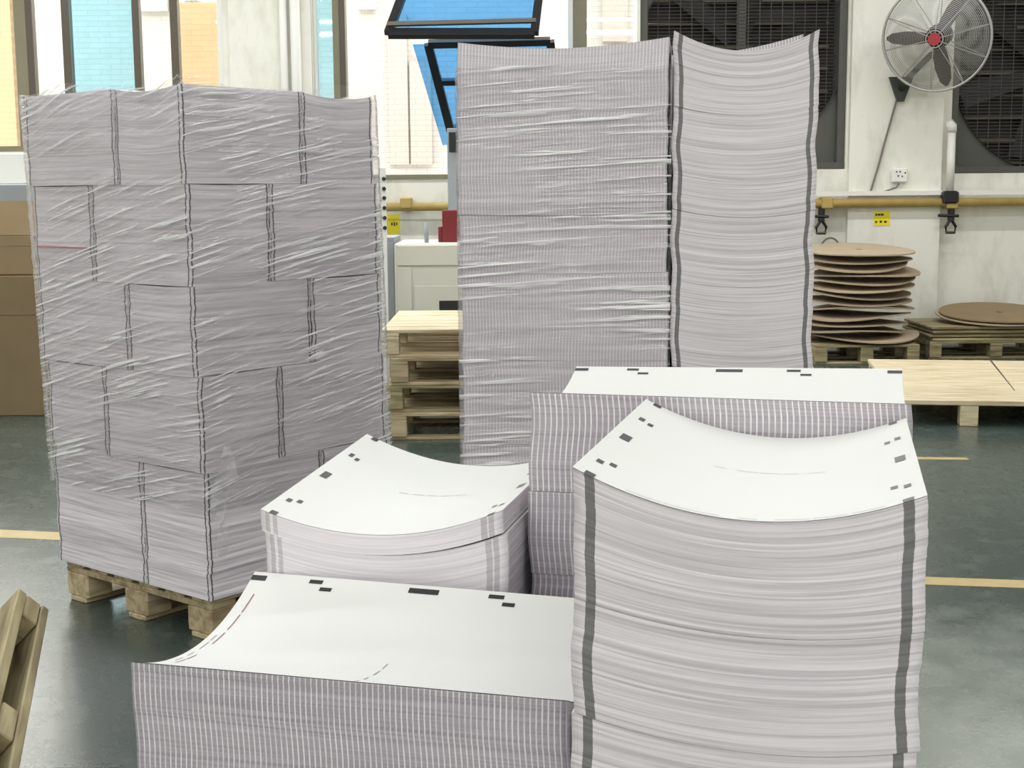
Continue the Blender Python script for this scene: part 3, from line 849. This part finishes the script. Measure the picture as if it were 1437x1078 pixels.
# R and M: marks along left and right edges
def side_marks(col, sheet, ink_l, ink_r):
    L = col.wv
    spec = [(0, .013, .011, .0205), (L - .017, L, .011, .0205), (.062, .076, .011, .0175), (.072, .085, .0225, .029),
            (.205, .235, .0105, .021), (L - .14, L - .122, .011, .0175), (L - .148, L - .133, .0225, .0285)]
    for a, b, i0, i1 in spec:
        col.patch('printed_mark', i0, i1, a, b, .0011, ink_l, sheet)
        col.patch('printed_mark', col.wu - i1, col.wu - i0, a, b, .0011, ink_r, sheet)
m_ink_sheen = plain('print_with_sheen', srgb(112, 112, 112), 0.5)  # right-hand marks: reflected sheen on the ink put into a paler grey
side_marks(colR, sheetR, m_ink, m_ink_sheen)
side_marks(colM, sheetM, m_ink, m_ink_sheen)
marks(colF, sheetF, ['back'], .006, .0085, .0115)
marks(colB, sheetB, ['back'], .006, .0085, .0125)
def text_line(col, sheet, p0, p1, n, mat, wid=.0009, seed=1):
    r = random.Random(seed)
    for i in range(n):
        a = i / n; b = (i + r.uniform(.5, 1.0)) / n
        u0, v0 = p0[0] + (p1[0] - p0[0]) * a, p0[1] + (p1[1] - p0[1]) * a
        u1, v1 = p0[0] + (p1[0] - p0[0]) * b, p0[1] + (p1[1] - p0[1]) * b
        if abs(u1 - u0) > abs(v1 - v0): col.patch('printed_line', min(u0, u1), max(u0, u1), v0 - wid / 2, v0 + wid / 2, .0011, mat, sheet)
        else: col.patch('printed_line', u0 - wid / 2, u0 + wid / 2, min(v0, v1), max(v0, v1), .0011, mat, sheet)
text_line(colR, sheetR, (.11, .235), (.235, .235), 5, m_ink_grey, .0011, 1)
text_line(colR, sheetR, (.05, .006), (.29, .006), 7, m_ink_grey, .0009, 2)
text_line(colM, sheetM, (.12, .24), (.225, .24), 5, m_ink_grey, .0016, 3)
text_line(colF, sheetF, (.241, .035), (.241, .16), 4, m_ink_grey, .0014, 4)
text_line(colF, sheetF, (.016, .16), (.016, .285), 3, m_ink_red, .0016, 5)
text_line(colF, sheetF, (.017, .065), (.017, .12), 2, m_ink_red, .0014, 6)
text_line(colF, sheetF, (.009, .08), (.009, .2), 4, m_ink_grey, .0012, 7)
text_line(colF, sheetF, (.12, .006), (.44, .006), 6, m_ink_grey, .0012, 8)
c_, s_ = math.cos(-.2416), math.sin(-.2416)
gc = Vector((.0, 1.68, 0)) ; gc = Vector(((colF.world(0, 0) + colB.world(L_S, W_S)) / 2)[:])
pallet('wooden pallet carrying the four unwrapped paper piles', (gc.x, gc.y, 0), -.2416, .80, .80, PH, m_wood, 6)

# tall wrapped pair of piles
TT = -.13
TP = (-.118, 3.205)
def tcorner(u, v):
    return TP[0] + u * math.cos(TT) - v * math.sin(TT), TP[1] + u * math.sin(TT) + v * math.cos(TT)
zT = H + .34
G = .010
x, y = tcorner(0, 0)
colT1 = Column(x, y, TT, L_S, W_S, zT, (0, .002, 0, 0), 'u', ((0, .019), (.15, .005), (.4, .003), (1.5, 0)), pitch=.0045, jit=.0003, wave=.0016, seed=21, mats=[m_stripe_t, m_plain, m_stripe_t, m_plain], power=1.8)
pile(colT1, [.154, .237, .135, .205, .2], 'tall striped film-wrapped paper pile', 'bundles of the tall striped pile')
x, y = tcorner(L_S + G, 0)
colT2 = Column(x, y, TT, W_S, L_S, zT + .012, (.004, 0, 0, 0), 'u', ((0, .046), (.16, .022), (.4, .019), (1.0, .015), (1.6, 0)), pitch=.0045, jit=.0003, wave=.0028, seed=22, mats=[m_band, m_plain, m_band, m_plain])
pile(colT2, [.165, .23, .16, .2, .2], 'tall banded paper pile beside the striped one', 'bundles of the tall banded pile')
x, y = tcorner(W_S + G, L_S + G)
colT3 = Column(x, y, TT, L_S, W_S, zT + .035, (-.01, .02, 0, 0), 'u', ((0, .03), (.3, .01), (1.5, 0)), pitch=.006, jit=.0003, wave=.002, seed=23, mats=STR)
pile(colT3, [.2], 'tall striped pile hidden behind the tall banded pile', 'bundles of the rear tall pile')
x, y = tcorner(0, W_S + G)
colT4 = Column(x, y, TT, W_S, L_S, zT - .03, (0, 0, 0, 0), 'u', ((0, .03), (.3, .01), (1.5, 0)), pitch=.006, jit=.0003, wave=.002, seed=24, mats=[m_band, m_plain, m_band, m_plain])
pile(colT4, [.2], 'tall pile hidden behind the tall striped pile', 'bundles of the rear left tall pile')
x, y = tcorner((L_S + W_S + G) / 2, (L_S + W_S + G) / 2)
pallet('wooden pallet under the tall film-wrapped piles', (x, y, 0), TT, .80, .80, PH, m_wood, 6)

# the wrapped load on the left: five layers of four bundles, pinwheel turned about each layer
LP = Vector((-.9558, 4.1169)); LT = .8985
SQ = W_S + L_S + .006
zl = [PH, PH + .365, PH + .625, PH + .90, PH + 1.225, PH + 1.565]
zl = [PH]
for yb in (665, 530, 403, 258):                      # layer joints read at the near corner
    zl.append(at_y(285 if yb > 500 else 270, yb, LP.y).z)
zl.append(H + .325)
LAYN = ['bottom', 'second', 'third', 'fourth', 'top']
def lcorner(u, v):
    return LP.x + u * math.cos(LT) - v * math.sin(LT), LP.y + u * math.sin(LT) + v * math.cos(LT)
lrg = random.Random(4)
cols_L = []
for li in range(5):
    z0, z1 = zl[li], zl[li + 1]
    long_right = (li % 2 == 0)          # top and bottom: near bundle shows its long side on the right face
    g = .006
    if long_right: spots = [(0, 0, L_S, W_S), (L_S + g, 0, W_S, L_S), (W_S + g, L_S + g, L_S, W_S), (0, W_S + g, W_S, L_S)]
    else: spots = [(0, 0, W_S, L_S), (W_S + g, 0, L_S, W_S), (L_S + g, W_S + g, W_S, L_S), (0, L_S + g, L_S, W_S)]
    wher = ['at the near corner', 'on the right face', 'at the hidden far corner', 'on the left face']
    f = (z1 - PH) / 1.6
    lx_, ly_ = -.045 * (li / 4.0) * .6, -.0
    off = (lrg.uniform(-.006, .006), lrg.uniform(-.006, .006))
    for bi, (u, v, wu, wv) in enumerate(spots):
        x, y = lcorner(u + off[0], v + off[1])
        x += -.016 * li / 4 * 2.0 + .012
        sg = .004 if li < 4 else .014
        c = Column(x, y, LT, wu, wv, z1, (0, 0, 0, 0), 'u' if wu < wv else 'v', ((0, sg), (z1 - z0, .004 if li else 0)),
                   zbase=z0, pitch=.0055, jit=.0007, wave=.0028, seed=100 + li * 4 + bi, mats=[m_wrapL if wu > wv else m_wrapS, m_wrapS if wu > wv else m_wrapL] * 2)
        # bottom of a layer follows the top of the layer below
        tb_ = c.bundle(z0 + .001, z1, 'film-wrapped paper bundle %s of the %s layer, left-hand wrapped load' % (wher[bi], LAYN[li]), 'bundles of the wrapped load', step=(lrg.uniform(-.002, .002), lrg.uniform(-.002, .002)))
        if li == 3 and bi == 3:
            MB().box(-wu / 2 - .006, wu / 2 - .01, -wv / 2 + .01, wv / 2 - .01, .105, .1085).obj('red_divider_sheet', bpy.data.materials.get('red_divider') or plain('red_divider', srgb(196, 96, 104), .6), tb_)
x, y = lcorner(SQ / 2, SQ / 2)
pallet('wooden pallet with thick blocks under the wrapped load', (x + .012, y, 0), LT, SQ - .03, SQ - .03, PH, m_wood, 6)

# stretch film around the loads
def film(name, label, corner, th, wu, wv, z0, z1, lean, seed, off=.007, amp=.0016, topz=None, ragged=.0, tilt=.1):
    r = np.random.default_rng(seed); n = 90; seg = .018
    nu, nv = int(wu / seg), int(wv / seg)
    per = [(-off + (wu + 2 * off) * i / nu, -off) for i in range(nu)] + [(wu + off, -off + (wv + 2 * off) * i / nv) for i in range(nv)] + \
          [(wu + off - (wu + 2 * off) * i / nu, wv + off) for i in range(nu)] + [(-off, wv + off - (wv + 2 * off) * i / nv) for i in range(nv)]
    per = np.array(per); Np = len(per)
    s = np.concatenate([[0], np.cumsum(np.linalg.norm(np.diff(np.vstack([per, per[:1]]), axis=0), axis=1))])
    V = []
    ph = r.uniform(0, 6.28, 8)
    for i in range(n + 1):
        f = i / n
        q = s[:-1]
        w = amp * (np.sin(q * 11 + f * 60 + ph[0]) + .7 * np.sin(q * 23 - f * 110 + ph[1]) + .8 * np.sin(f * 190 + 2.2 * np.sin(q * 5 + ph[2])))
        ctr = np.array([wu / 2, wv / 2]); d = per - ctr; d /= np.linalg.norm(d, axis=1)[:, None]
        P = per + d * (np.abs(w)[:, None])
        z = z0 + (z1 - z0) * f + (ragged * f ** 12) * (np.sin(q * 9 + ph[3]) + .6 * np.sin(q * 21 + ph[4]))
        V.append(np.stack([P[:, 0] + lean[0] * f, P[:, 1] + lean[1] * f, z - z0], 1))
    V = np.concatenate(V)
    idx = np.arange(n)[:, None] * Np; j = np.arange(Np)[None, :]; j2 = (j + 1) % Np
    Fc = np.stack([idx + j, idx + j2, idx + Np + j2, idx + Np + j], -1).reshape(-1, 4)
    me = bpy.data.meshes.new(name); me.from_pydata(V.tolist(), [], Fc.tolist())
    uvl = me.uv_layers.new(name='UVMap')
    UV = np.zeros((n, Np, 4, 2)); zz = z0 + (z1 - z0) * np.arange(n + 1) / n
    UV[:, :, 0, 0] = UV[:, :, 3, 0] = s[:-1]; UV[:, :, 1, 0] = UV[:, :, 2, 0] = s[1:]
    UV[:, :, 0, 1] = UV[:, :, 1, 1] = zz[:-1, None]; UV[:, :, 2, 1] = UV[:, :, 3, 1] = zz[1:, None]
    UV[..., 1] -= tilt * UV[..., 0] + .03 * np.sin(UV[..., 0] * 2.1 + 1.0)
    uvl.data.foreach_set('uv', UV.ravel())
    me.polygons.foreach_set('use_smooth', [True] * len(me.polygons))
    o = link(name, me, m_film, None, (corner[0], corner[1], z0), (0, 0, th))
    return tag(o, label, 'stretch film')
x, y = lcorner(0, 0)
filmL = film('stretch_film', 'clear crinkled stretch film around the left-hand wrapped load', (x + .012, y), LT, SQ, SQ, PH + .28, zl[-1] + .012, (-.02, .025), 5, off=.012, ragged=.012, tilt=.2)
m_tail = plain('loose_film', (.8, .8, .8, 1), .3)
m_tail.node_tree.nodes['Principled BSDF'].inputs['Alpha'].default_value = .28
# crumpled loose end of the film near the lower front corner
mbt = MB(); r9 = random.Random(9)
for i in range(15):
    f = i / 14; zc = .62 - .34 * f - (PH + .28)+ .0; uc = .065 - .045 * f + .012 * math.sin(f * 9)
    wd = .012 + .028 * abs(math.sin(f * 4.2))
    for j in range(5):
        mbt.v.append((uc + wd * (j / 2 - 1) + r9.uniform(-.006, .006) - .004, -.02 - r9.uniform(0, .022), zc + r9.uniform(-.012, .012)))
for i in range(14):
    for j in range(4):
        p = i * 5 + j; mbt.f.append((p, p + 5, p + 6, p + 1))
tail = mbt.obj('film_tail', m_tail, filmL)
film('stretch_film', 'clear crinkled stretch film around the tall striped pile', TP, TT, L_S, L_S + W_S + G, PH + .3, zT - .055, (0, 0), 6, off=.006, amp=.001, tilt=.05)

# ------------------------------------------------------------------ pallets and things along the far wall
base = at_z(600, 618)
lx4, ly4, h4 = 1.1, 1.25, .158
xl = at_y(541, 600, base.y).x
for i in range(4):
    pallet('%s wooden pallet in the empty stack of four behind the wrapped loads' % ['lowest', 'second lowest', 'second highest', 'topmost'][i],
           (xl + lx4 / 2 + (.02, .0, .035, -.015)[i], base.y + ly4 / 2 + (.0, .012, -.01, .0)[i], i * h4), 0, lx4, ly4, h4, (m_wood, m_wood_old, m_wood, m_wood_pale)[i], 7, 'empty pallet stack', gap=.12)
# machine behind them
mp_ = at_y(553, 342, 9.6)
t = thing('beige_machine', 'beige metal machine cabinet behind the empty pallet stack', 'machine', (mp_.x, 9.6, 0))
zt_ = mp_.z; wd = 1.3
MB().box(0, wd, 0, .8, 0, zt_, .01).obj('body', m_machine, t)
zl1 = at_y(600, 374, 9.6).z
MB().box(.02, wd - .02, -.012, 0, zl1 + .006, zt_ - .012, .004).obj('upper_panel', m_machine, t)
MB().box(.02, .12, -.012, 0, .25, zl1 - .006, .004).obj('side_panel', m_machine, t)
zl2 = at_y(600, 401, 9.6).z
MB().box(.135, wd - .02, -.012, 0, .25, zl2, .004).obj('front_door', m_machine, t)
zb2 = at_y(600, 430, 9.6).z
MB().box(.31, .62, -.016, -.012, zb2 - .05, zb2 + .04, .0).obj('dark_slot', m_ink, t)
q = at_y(598, 340, 9.7); q2 = at_y(598, 312, 9.7)
tag(MB().tube([(0, 0, 0), (0, 0, q2.z - q.z)], .016, 10).obj('steel_rod', m_grey_metal, None, (q.x, 9.75, zt_), smooth=True), 'short steel rod standing on the beige machine', 'rod')
q = at_y(618, 342, 9.65); q2 = at_y(642, 295, 9.65)
t = thing('maroon_box', 'maroon metal control box standing on the beige machine', 'control box', ((q.x + q2.x) / 2, 9.9, zt_))
MB().box(-.055, .065, -.1, .1, 0, q2.z - zt_, .006).obj('casing', m_maroon, t)
MB().box(-.085, -.055, -.08, .08, 0, .11, .004).obj('side_cover', m_maroon, t)
MB().box(.065, .12, -.04, .04, .13, .19, .004).obj('knob', m_ink, t)
q = at_y(628, 180, 10.6); q2 = at_y(646, 290, 10.6)
t = thing('steel_post', 'grey steel post standing behind the maroon control box', 'post', ((q.x + q2.x) / 2, 10.65, 0))
MB().box(-.05, .05, -.05, .05, 0, q.z, .006).obj('upright', m_grey_metal, t)
MB().box(-.1, .1, -.1, .1, 0, .02, .004).obj('base_plate', m_grey_metal, t)
MB().box(-.035, .035, -.065, -.05, q.z - .18, q.z - .03, .004).obj('latch', m_black, t)
q = at_y(541, 335, 9.9); 
t = thing('grey_cabinet', 'narrow grey cabinet beside the beige machine', 'cabinet', (q.x, 9.95, 0))
MB().box(-.35, .065, 0, .5, 0, at_y(541, 333, 9.9).z, .006).obj('body', m_grey_metal, t)
MB().box(-.34, .055, -.01, 0, .1, at_y(541, 340, 9.9).z, .004).obj('door', m_grey_metal, t)
a = at_y(531, 327, 9.5); b = at_y(543, 235, 9.5)
t = thing('perforated_strip', 'white upright strip with a row of black bolts beside the wrapped load', 'strip', ((a.x + b.x) / 2, 9.5, 0))
MB().box(-.022, .022, 0, .03, 0, b.z, .003).obj('strip', m_outlet, t)
for py in (251, 265, 278, 292, 306, 320):
    z_ = at_y(541, py, 9.48).z
    MB().tube([(.012, 0, z_), (.012, -.012, z_)], .014, 10).obj('bolt', m_ink, t)

# disc piles ----------------------------------------------------------------
fp = at_z(1200, 512); 
def disc_mesh(R, hole, th, seed, warp):
    r = random.Random(seed); m = MB(); n = 56; rings = [hole, R * .5, R * .85, R]
    p1, p2, a1, a2 = r.uniform(0, 6.28), r.uniform(0, 6.28), r.uniform(.4, 1) * warp, r.uniform(.3, 1) * warp
    def zf(x, y): 
        t = math.atan2(y, x); q = math.hypot(x, y) / R
        return q * q * (a1 * math.cos(2 * t + p1) + a2 * .6 * math.cos(t + p2) )
    for s_ in (0, 1):
        for rr in rings:
            for i in range(n):
                t = 2 * math.pi * i / n; w = rr * (1 + (.012 * math.sin(3 * t + p1) + .008 * math.sin(5 * t + p2)) * (rr / R))
                x_, y_ = w * math.cos(t), w * math.sin(t)
                m.v.append((x_, y_, zf(x_, y_) + s_ * th))
    K = len(rings)
    for k3 in range(K - 1):
        for i in range(n):
            j = (i + 1) % n
            m.f.append((k3 * n + i, (k3 + 1) * n + i, (k3 + 1) * n + j, k3 * n + j)[::-1])
            o2 = K * n
            m.f.append((o2 + k3 * n + i, o2 + (k3 + 1) * n + i, o2 + (k3 + 1) * n + j, o2 + k3 * n + j))
    for i in range(n):
        j = (i + 1) % n; o2 = K * n
        m.f.append(((K - 1) * n + i, (K - 1) * n + j, o2 + (K - 1) * n + j, o2 + (K - 1) * n + i))
        m.f.append((i, o2 + i, o2 + j, j))
    return m.mesh('cardboard_disc')
dc = at_y(1206, 352, fp.y + .45)
yc = fp.y + .45
# pallet
hp = .155
pallet('wooden pallet under the tall pile of board discs', (dc.x - .02, yc, 0), 0, .84, .84, hp, m_wood_old, 6, gap=.15)
ztopd = at_y(1206, 352, yc).z
nd = 13
ztops = [hp + .03 + (ztopd - hp - .03) * (1 - i / (nd - 1)) for i in range(nd)]
offs = [(0, 0), (-.01, .02), (-.04, 0), (.05, 0), (.02, .01), (.01, -.02), (-.02, .02), (.0, 0), (.02, .01), (-.03, 0), (-.05, .0), (-.08, -.02), (.045, -.03)]
for i, (z_, of) in enumerate(zip(ztops, offs)):
    me = disc_mesh(.445 + rng.uniform(-.014, .014), .032, .012, 50 + i, .022 if i else .008)
    o = link('cardboard_disc', me, m_disc, None, (dc.x + of[0], yc + of[1], z_), (max(0, .085 - i * .012) + rng.uniform(-.01, .01), rng.uniform(-.012, .012), 0))
    nmz = ['topmost', 'second', 'third', 'fourth', 'fifth', 'sixth', 'seventh', 'eighth', 'ninth', 'tenth', 'eleventh', 'twelfth', 'lowest'][i]
    tag(o, '%s grey-brown board disc in the tall uneven pile' % (nmz if i in (0, 12) else nmz + ' from the top,'), 'disc', 'board discs of the tall pile')
fp2 = at_z(1320, 505); yc2 = fp2.y + .42
dc2 = at_y(1402, 443, yc2)
xl2 = at_y(1306, 480, fp2.y).x
pallet('wooden pallet under the low pile of wide discs', (xl2 + .55, yc2, 0), 0, 1.1, .8, .15, m_wood_old, 6, gap=.1)
zz = .15
ztop2 = at_y(1402, 443, yc2).z
nl = 4; hl = (ztop2 - .045 - zz) / nl
for i in range(nl):
    o = MB().box(-.545, .545, -.4, .4, 0, hl - .008, .006).obj('plywood_board', m_wood_old, None, (xl2 + .555 + (.01, -.012, .006, .0)[i], yc2 + (.0, .01, -.008, .0)[i], zz), (0, 0, (.004, -.006, .003, -.002)[i]))
    tag(o, '%s thick wooden panel under the low wide discs' % ['lowest', 'second lowest', 'second highest', 'topmost'][i], 'panel', 'wooden panels under the low discs')
    zz += hl
for i in range(2):
    o = link('cardboard_disc', disc_mesh(.5, .03, .01, 80 + i, .004), m_disc if i == 0 else m_card, None, (dc2.x - .03 + .03 * i, yc2, zz + .045 + i * .02), (.085, 0, 0))
    tag(o, ['lower of the two wide discs on the wooden panels', 'upper wide brown board disc on the wooden panels'][i], 'disc', 'wide discs on the panels')
# low deep pallet at right
fb = at_z(1262, 597); hb = at_y(1262, 561, fb.y).z
bp_ = thing('wooden_pallet', 'low pale wooden pallet with wide cracked top boards near the disc piles', 'pallet', (fb.x, fb.y, 0), (0, 0, -.16))
depth, nb = 2.0, 4; bw = depth / nb
for i in range(nb):
    MB().box(0, 1.75, 0.003, bw - .003, -.03, 0, .004).obj('deck_board', m_wood_pale, bp_, (.0, bw * i, hb))
for cxx in (.06, .40, 1.05, 1.68):
    for yy in ((.06, 1.0, 1.94) if cxx > .1 else (1.0, 1.94)):
        MB().box(cxx - .052, cxx + .052, yy - .05, yy + .05, 0, hb - .03, .004).obj('block', m_wood_pale, bp_)
MB().prism([Vector(p) for p in ((.86, 2.0, hb + .0005), (.875, 2.0, hb + .0005), (.74, .45, hb + .0005), (.735, .45, hb + .0005))], (0, 0, .0008)).obj('crack', m_frame_dark, bp_)

# cardboard boxes at the left ----------------------------------------------------
bx = at_z(20, 584); Yb = bx.y
xr = at_y(66, 480, Yb).x
def carton(label, x0, x1, y0, y1, z0, z1, flap=0.0):
    t = thing('cardboard_box', label, 'box', ((x0 + x1) / 2, (y0 + y1) / 2, z0)); hx, hy, h = (x1 - x0) / 2, (y1 - y0) / 2, z1 - z0
    MB().box(-hx, hx, -hy, hy, 0, h, .006).obj('body', m_card, t)
    MB().box(-hx, hx, -.03, .03, h, h + .002).obj('tape', m_disc, t)
    if flap:
        MB().prism([Vector((-hx, -hy, h)), Vector((hx, -hy, h)), Vector((hx, -hy + flap * .5, h + flap)), Vector((-hx, -hy + flap * .5, h + flap))], (0, .006, 0)).obj('flap', m_card, t)
        MB().box(hx - .09, hx - .03, -hy - .003, -hy, h - .03, h - .012).obj('handle_slot', m_ink, t)
    MB().box(-hx + .02, hx - .02, -hy - .001, -hy + .001, h * .72, h * .725).obj('crease', m_frame_dark, t)
    return t
z1 = at_y(30, 387, Yb).z; z2 = at_y(30, 330, Yb).z; z3 = at_y(30, 282, Yb).z
carton('large brown cardboard box on the floor left of the wrapped load', xr - .9, xr + .08, Yb, Yb + .6, 0, z1)
carton('smaller brown cardboard box with raised flap on the large box', xr - .85, xr + .04, Yb + .02, Yb + .5, z1 + .003, z2, flap=z3 - z2)
q = at_y(0, 258, 10.4); q2 = at_y(46, 258, 10.4)
t = thing('grey_cabinet', 'grey cabinet with white panel under the tall left window', 'cabinet', (q2.x - .5, 10.7, 0))
MB().box(-.6, .5, -.3, .3, 0, at_y(20, 258, 10.4).z, .01).obj('body', m_grey_metal, t)
MB().box(-.6, .46, -.1, .3, at_y(20, 258, 10.4).z, at_y(20, 214, 10.4).z, .006).obj('back_panel', m_pipe_white, t)
MB().box(.46, .5, -.12, .3, at_y(20, 258, 10.4).z, at_y(20, 200, 10.4).z, .004).obj('side_frame', m_grey_metal, t)

# floor tape ------------------------------------------------------------------
def tape(label, pa, pb, w):
    a, b = at_z(*pa), at_z(*pb); d = (b - a); d.z = 0; n = Vector((-d.y, d.x, 0)).normalized() * w / 2
    o = MB().prism([-n, d - n, d + n, n], (0, 0, .0008)).obj('floor_tape', m_tape, None, (a.x, a.y, .0004))
    tag(o, label, 'floor tape')
tape('yellow floor tape line crossing beside the banded front pile', (1230, 813), (1520, 823), .1)
tape('worn yellow tape stub on the floor before the low pale pallet', (1262, 643), (1358, 644), .06)
tape('yellow floor tape line left of the wrapped load', (-420, 730), (330, 764), .12)

# leaning pallet at the lower left --------------------------------------------------
Cp = ray(27, 824) * 3.0 + Vector((0, 0, H))
a_dir = (ray(2, 922) * 2.62 + Vector((0, 0, H)) - Cp).normalized()
e_pt = ray(69, 857) * 3.02 + Vector((0, 0, H))
t_dir = (e_pt - Cp); t_len = t_dir.length; t_dir = (t_dir - a_dir * t_dir.dot(a_dir)).normalized()
b_dir = a_dir.cross(t_dir).normalized()
b_dir = t_dir.cross(a_dir).normalized()
bs = 1 if b_dir.x < 0 else -1
lp = thing('wooden_pallet', 'old wooden pallet leaning at an angle beside the wrapped load', 'pallet', Cp)
ml = Matrix((a_dir, b_dir, t_dir)).transposed().to_4x4(); ml.translation = Cp
lp.matrix_world = ml
def slab(name, a0, a1, b0, b1, t0, t1, mat):
    q0, q1 = sorted((b0 * bs, b1 * bs))
    MB().box(a0, a1, q0, q1, t0, t1, .003).obj(name, mat, lp)
LL = (Cp.z) / -a_dir.z - .02
LL = min(LL, 1.25)
for j in range(5):
    slab('deck_board', rng.uniform(0, .01), LL, .172 * j, .172 * j + .16, 0, .024, m_wood_old)
for b0 in (0, .38, .76):
    slab('runner', 0, LL, b0, b0 + .09, t_len - .02, t_len, m_wood_old)
for a0 in (0.002, LL / 2 - .06, LL - .12):
    for b0 in (.002, .38, .76):
        slab('block', a0, a0 + .12, b0, b0 + .086, .025, t_len - .021, m_wood_old)
